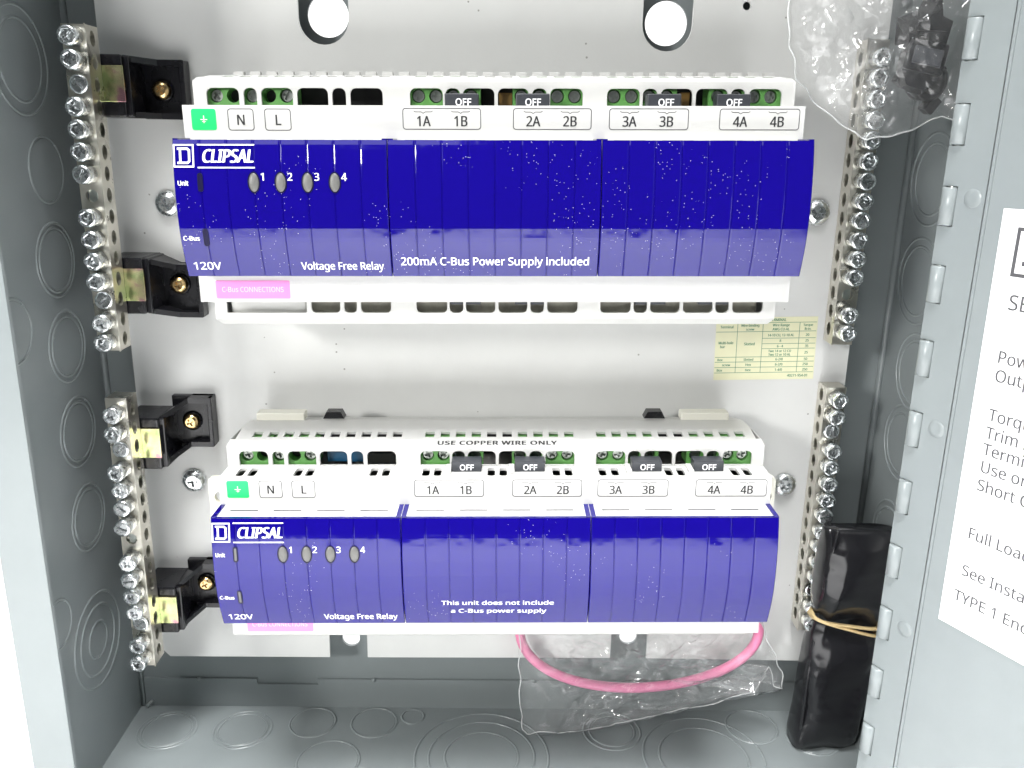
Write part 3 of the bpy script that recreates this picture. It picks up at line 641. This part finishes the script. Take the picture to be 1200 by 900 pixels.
# ================= terminal sticker =================
st = thing('terminal_sticker', (94.4, 1.0, 0.0), 'small cream sticker with a green terminal table, under the right end of the upper unit', 'sticker')
a = math.atan2(-1.9, 43.5) * -1 * 0 + math.radians(1.6)
SF = Fr((0, 0, 0.05), (math.cos(a), math.sin(a), 0), (-math.sin(a), math.cos(a), 0)); SF2 = Fr((0, 0, 0.16), SF.u, SF.v)
m = MB(); m.plate(rect(0, 43.6, 0.2, 27.9), [], 0, 0.1, SF); put('sticker_sheet', m, 'yellowlab', st)
m = MB(); w = 0.2
def hl(x0, x1, y): m.plate(rect(x0, x1, y - w / 2, y + w / 2), [], 0, 0.03, SF2)
def vl(x, y0, y1): m.plate(rect(x - w / 2, x + w / 2, y0, y1), [], 0, 0.03, SF2)
for y in (25.5, 21.6, 10.4, 8.2, 5.8, 3.4): hl(0.2, 43.2, y)
for y in (18.6, 16.2, 14.0): hl(20.2, 43.2, y)
for x in (9.3, 20.2, 36): vl(x, 3.4, 25.5)
put('table_rule', m, 'inkgreen', st)
for t, x, y, s in (('GROUNDING TERMINAL', 22, 26.1, 1.15), ('Terminal', 4.7, 23.2, 1.1), ('Wire-binding', 14.7, 23.8, 1.05), ('screw', 14.7, 22.1, 1.05), ('Wire Range', 28, 23.8, 1.1), ('AWG CU-AL', 28, 22.0, 1.1), ('Torque', 39.6, 23.8, 1.0), ('lb-in.', 39.6, 22.1, 1.0),
                   ('Multi-hole', 4.6, 16.2, 1.1), ('bar', 3.2, 14.5, 1.1), ('Slotted', 14.8, 15.6, 1.15), ('14-10 CU, 12-10 AL', 28.1, 19.4, 1.05), ('8', 28.1, 16.9, 1.1), ('6 - 4', 28.1, 14.5, 1.1), ('Two 14 or 12 CU', 28.1, 12.4, 1.05), ('Two 12 or 10 AL', 28.1, 10.8, 1.05),
                   ('20', 39.6, 19.4, 1.1), ('25', 39.6, 16.9, 1.1), ('35', 39.6, 14.5, 1.1), ('25', 39.6, 11.6, 1.1), ('Box', 2.4, 8.7, 1.05), ('Slotted', 14.8, 8.7, 1.05), ('6-2/0', 28.1, 8.7, 1.1), ('50', 39.6, 8.7, 1.1),
                   ('screw', 5.2, 6.4, 1.05), ('Hex', 14.8, 6.4, 1.1), ('6-2/0', 28.1, 6.4, 1.1), ('250', 39.6, 6.4, 1.1), ('Box', 2.4, 4.0, 1.1), ('Hex', 14.8, 4.0, 1.1), ('1-4/0', 28.1, 4.0, 1.1), ('250', 39.6, 4.0, 1.1), ('40271-954-01', 36.6, 1.3, 1.15)):
    m = MB(); m.text(t, s, x, y, SF2, 'CENTER', 0.88, d0=0, d1=0.03, dbl=0.05); put('lettering', m, 'inkgreen', st)

# ================= pink cable and its clear bag =================
path = []
N = 80
for i in range(N):
    t = 2 * math.pi * i / N; x = 67 + 55 * math.cos(t); s = math.sin(t)
    y = -117.5 + (13 * abs(s) ** 0.9 if s > 0 else -30.5 * abs(s) ** 0.95) + 3.5 * math.cos(t) * 0.0
    path.append((x, y + (x - 67) * 0.03, 9 + 3 * math.cos(t) + 1.5 * math.sin(2 * t)))
m = MB(); tube(m, path, 2.3, 14, True); o = put('pink_cable', m, 'pink'); o['label'] = 'loop of pink cable inside the clear bag below the lower relay unit'; o['category'] = 'cable'
def pillow(name, outline, zc, thick, film_name, label, cat, amp, seed, nr=34, na=220, clampz=None, tiltf=None, center=None, **props):
    # closed clear envelope of crumpled film, front and back sheets joined at the rim
    L = [0.0]; P = [Vector((a, b)) for a, b in outline]; n = len(P)
    for i in range(n): L.append(L[-1] + (P[(i + 1) % n] - P[i]).length)
    def at(s):
        s = s % L[-1]
        for i in range(n):
            if L[i] <= s <= L[i + 1]: return P[i].lerp(P[(i + 1) % n], (s - L[i]) / max(1e-6, L[i + 1] - L[i]))
        return P[0]
    c = Vector(center) if center else sum(P, Vector((0, 0))) / n; rim = [at(L[-1] * k / na) for k in range(na)]; m = MB()
    for side in (1, -1):
        vs = []; fs = []
        for r in range(nr + 1):
            q = r / nr
            for k in range(na):
                p = c.lerp(rim[k], q); h = thick * math.sqrt(max(0.0, 1 - q ** 3)) * side
                v3 = Vector((p.x * 0.045, p.y * 0.045, seed + side))
                rid = abs(noise.noise(v3)) + 0.5 * abs(noise.noise(v3 * 2.3)) + 0.25 * abs(noise.noise(v3 * 5.1)); e = min(1, (1 - q) * 4) * 0.75 + 0.25
                dx = noise.noise(v3 * 3 + Vector((9, 0, 0))) * 1.3; dy = noise.noise(v3 * 3 + Vector((0, 9, 0))) * 1.3
                z = zc + h + (rid - 0.45) * amp * e + (tiltf(p.x, p.y) if tiltf else 0)
                if clampz is not None: z = max(z, clampz(p.x, p.y) + (0.3 if side < 0 else 0.8))
                vs.append((p.x + dx, p.y + dy, z))
        for r in range(nr):
            for k in range(na): fs.append((r * na + k, r * na + (k + 1) % na, (r + 1) * na + (k + 1) % na, (r + 1) * na + k))
        m.add(vs, fs, True)
    o = put(name, m, film_name); o['label'] = label; o['category'] = cat
    e = MB(); rp = [vs[nr * na + k] for k in range(na)]; tube(e, rp, 0.28, 6, True); put('heat_seal', e, 'film_edge', o)
    return o
pillow('clear_bag', [(11, -106), (12.5, -140), (13.8, -171), (17, -173.5), (40, -172), (62, -167), (84, -160.5), (106, -155), (124, -149), (129, -135), (133, -146), (137, -147.5), (136, -138), (126, -120), (121, -104), (70, -102), (35, -103)],
       10, 6.5, 'clear_film', 'clear plastic bag holding the pink cable, hanging below the lower relay unit', 'bag', 8.0, 3.1, clampz=lambda x, y: 0.2 if y > -139 else -8)

# ================= clear bag with black clips at the top right =================
pillow('clear_bag', [(104, 178), (101, 150), (102, 135), (106.5, 124), (112, 117.5), (122, 110), (130, 104.5), (134, 102.8), (141, 104), (150, 106.5), (157, 110.5), (160, 111.5), (166, 109.5), (170, 118), (171.5, 140), (170.5, 160), (166, 178), (135, 181)],
       36, 11, 'milky_film', 'crumpled clear plastic bag over the top right corner, holding black plastic clips', 'bag', 7.5, 11.7, center=(138, 140),
       tiltf=lambda x, y: -0.12 * (x - 135) * 0 + 0.0)
def clip(loc, rot, label, k):
    c = thing('plastic_clip', loc, label, 'plastic clip', 'black plastic clips in the upper clear bag'); c.rotation_euler = rot
    m = MB()
    if k == 0:
        m.prism([(-8, -5), (7, -7), (8, 3), (3.5, 5), (1.5, 12), (-1.5, 6), (-9, 4)], -4, 4); m.box(-5, 5, -9, -6.5, -3, 3, 0.5)
        put('clip_body', m, 'black', c); m = MB(); m.prism([(-6, -3), (5, -4.5), (5, 0), (-6, 1)], 4.1, 5.6); put('clip_tab', m, 'black', c)
    elif k == 1:
        m.box(-7, 7, -6, 5, -4, 4, 0.8); m.prism([(-7, -6), (7, -6), (3, -12), (-4, -11)], -2.5, 2.5); put('clip_body', m, 'black', c)
        m = MB(); m.box(-5, 5, -4, 2, 4.1, 5.4, 0.4); put('clip_tab', m, 'off', c)
    else:
        m.lathe([(0, -3), (6.5, -3), (7, -2), (7, 3), (6, 4), (3.5, 4), (3.2, 1), (0, 1)], seg=24); m.box(-10, -5, -7, 2, -3, 1, 0.6); put('clip_body', m, 'black', c)
        m = MB(); m.box(5, 9, -8, -2, -2, 3, 0.5); put('clip_tab', m, 'black', c)
clip((150.5, 140.5, 34), (0.25, -0.1, 0.2), 'topmost black plastic clip in the upper clear bag, with a pointed tip', 0)
clip((150.0, 131.0, 37), (-0.2, 0.2, -0.1), 'middle black plastic clip in the upper clear bag, blocky with a flat tab', 1)
clip((154, 123.5, 33), (0.1, 0.6, 0.2), 'lowest black plastic clip in the upper clear bag, round ended', 2)

# ================= black pouch with rubber band =================
m = MB(); rows = []; vs = []; fs = []; NS = 48; NR = 70; YBP = -105.5
for r in range(NR + 1):
    t = r / NR; y = -175.4 + t * 117.5
    xc = 157.8 + 0.6 * math.sin(t * 5); hw = 15.2 - 1.2 * math.exp(-((y - YBP) / 6) ** 2); hd = 9.5 - 4.0 * math.exp(-((y - YBP) / 10) ** 2)
    hw *= min(1, 0.965 + t); zc = 9 + 13 * t
    if t < 0.04: hd *= 0.7 + 7.5 * t
    if t > 0.93: hd *= 1 - (t - 0.93) * 8
    for k in range(NS):
        th = 2 * math.pi * k / NS; ct, s_ = math.cos(th), math.sin(th); e = 0.42
        px = hw * math.copysign(abs(ct) ** e, ct); pz = hd * math.copysign(abs(s_) ** 0.6, s_)
        wr_ = noise.noise(Vector((px * 0.06, y * 0.035, 4.0 + 0.02 * pz))) * 4.2 + noise.noise(Vector((px * 0.25, y * 0.06, 8.0))) * 1.3 + noise.noise(Vector((px * 0.12, y * 0.22, 2.0))) * 0.9
        if abs(y - YBP) < 25: wr_ += 1.0 * math.sin(px * 0.55) * math.exp(-((y - YBP) / 9) ** 2)
        x = min(xc + px + wr_ * 0.25 * ct, 173.6); vs.append((x, y + 0.8 * noise.noise(Vector((px * .1, 3, 0))) * (1 if 0.05 < t else 0), max(zc + pz + wr_ * (1 if s_ > 0 else 0.2), -11.8)))
for r in range(NR):
    for k in range(NS): fs.append((r * NS + k, r * NS + (k + 1) % NS, (r + 1) * NS + (k + 1) % NS, (r + 1) * NS + k))
fs += [tuple(range(NS))[::-1], tuple(range(NR * NS, (NR + 1) * NS))]
m.add(vs, fs, True); pouch = thing('document_pouch', (157.5, -175.4, 8), 'folded black vinyl pouch standing in the right gutter with a rubber band round it', 'pouch')
put('pouch_body', m, 'vinyl', pouch, (-157.5, 175.4, -8))
m = MB(); pt = [(144.6, -58, 27), (144.0, -80, 24.2), (144.3, -96, 20)]
tube(m, [(145.2, -56, 29.4), (144.6, -70, 27.6), (144.6, -84, 25.5), (145.4, -96, 22)], 0.8, 8)
tube(m, [(144.8, -115, 20), (143.9, -135, 20.5), (144.4, -160, 18.5), (146, -173, 15)], 0.8, 8)
put('pouch_hem', m, 'vinyl', pouch, (-157.5, 175.4, -8))
m = MB()
for off, sl in ((0.9, -2.0), (-0.9, -4.2)):
    pp = []
    for k in range(48):
        th = 2 * math.pi * k / 48; ct, s_ = math.cos(th), math.sin(th)
        px = 15.1 * math.copysign(abs(ct) ** 0.45, ct); pz = 7.2 * math.copysign(abs(s_) ** 0.6, s_)
        pp.append((min(158.0 + px, 173.2), YBP + off + sl * px / 15, 16.8 + pz + 0.5))
    tube(m, pp, 0.75, 8, True, 1.9)
o = put('rubber_band', m, 'rubber'); o['label'] = 'tan rubber band looped twice round the black pouch'; o['category'] = 'rubber band'
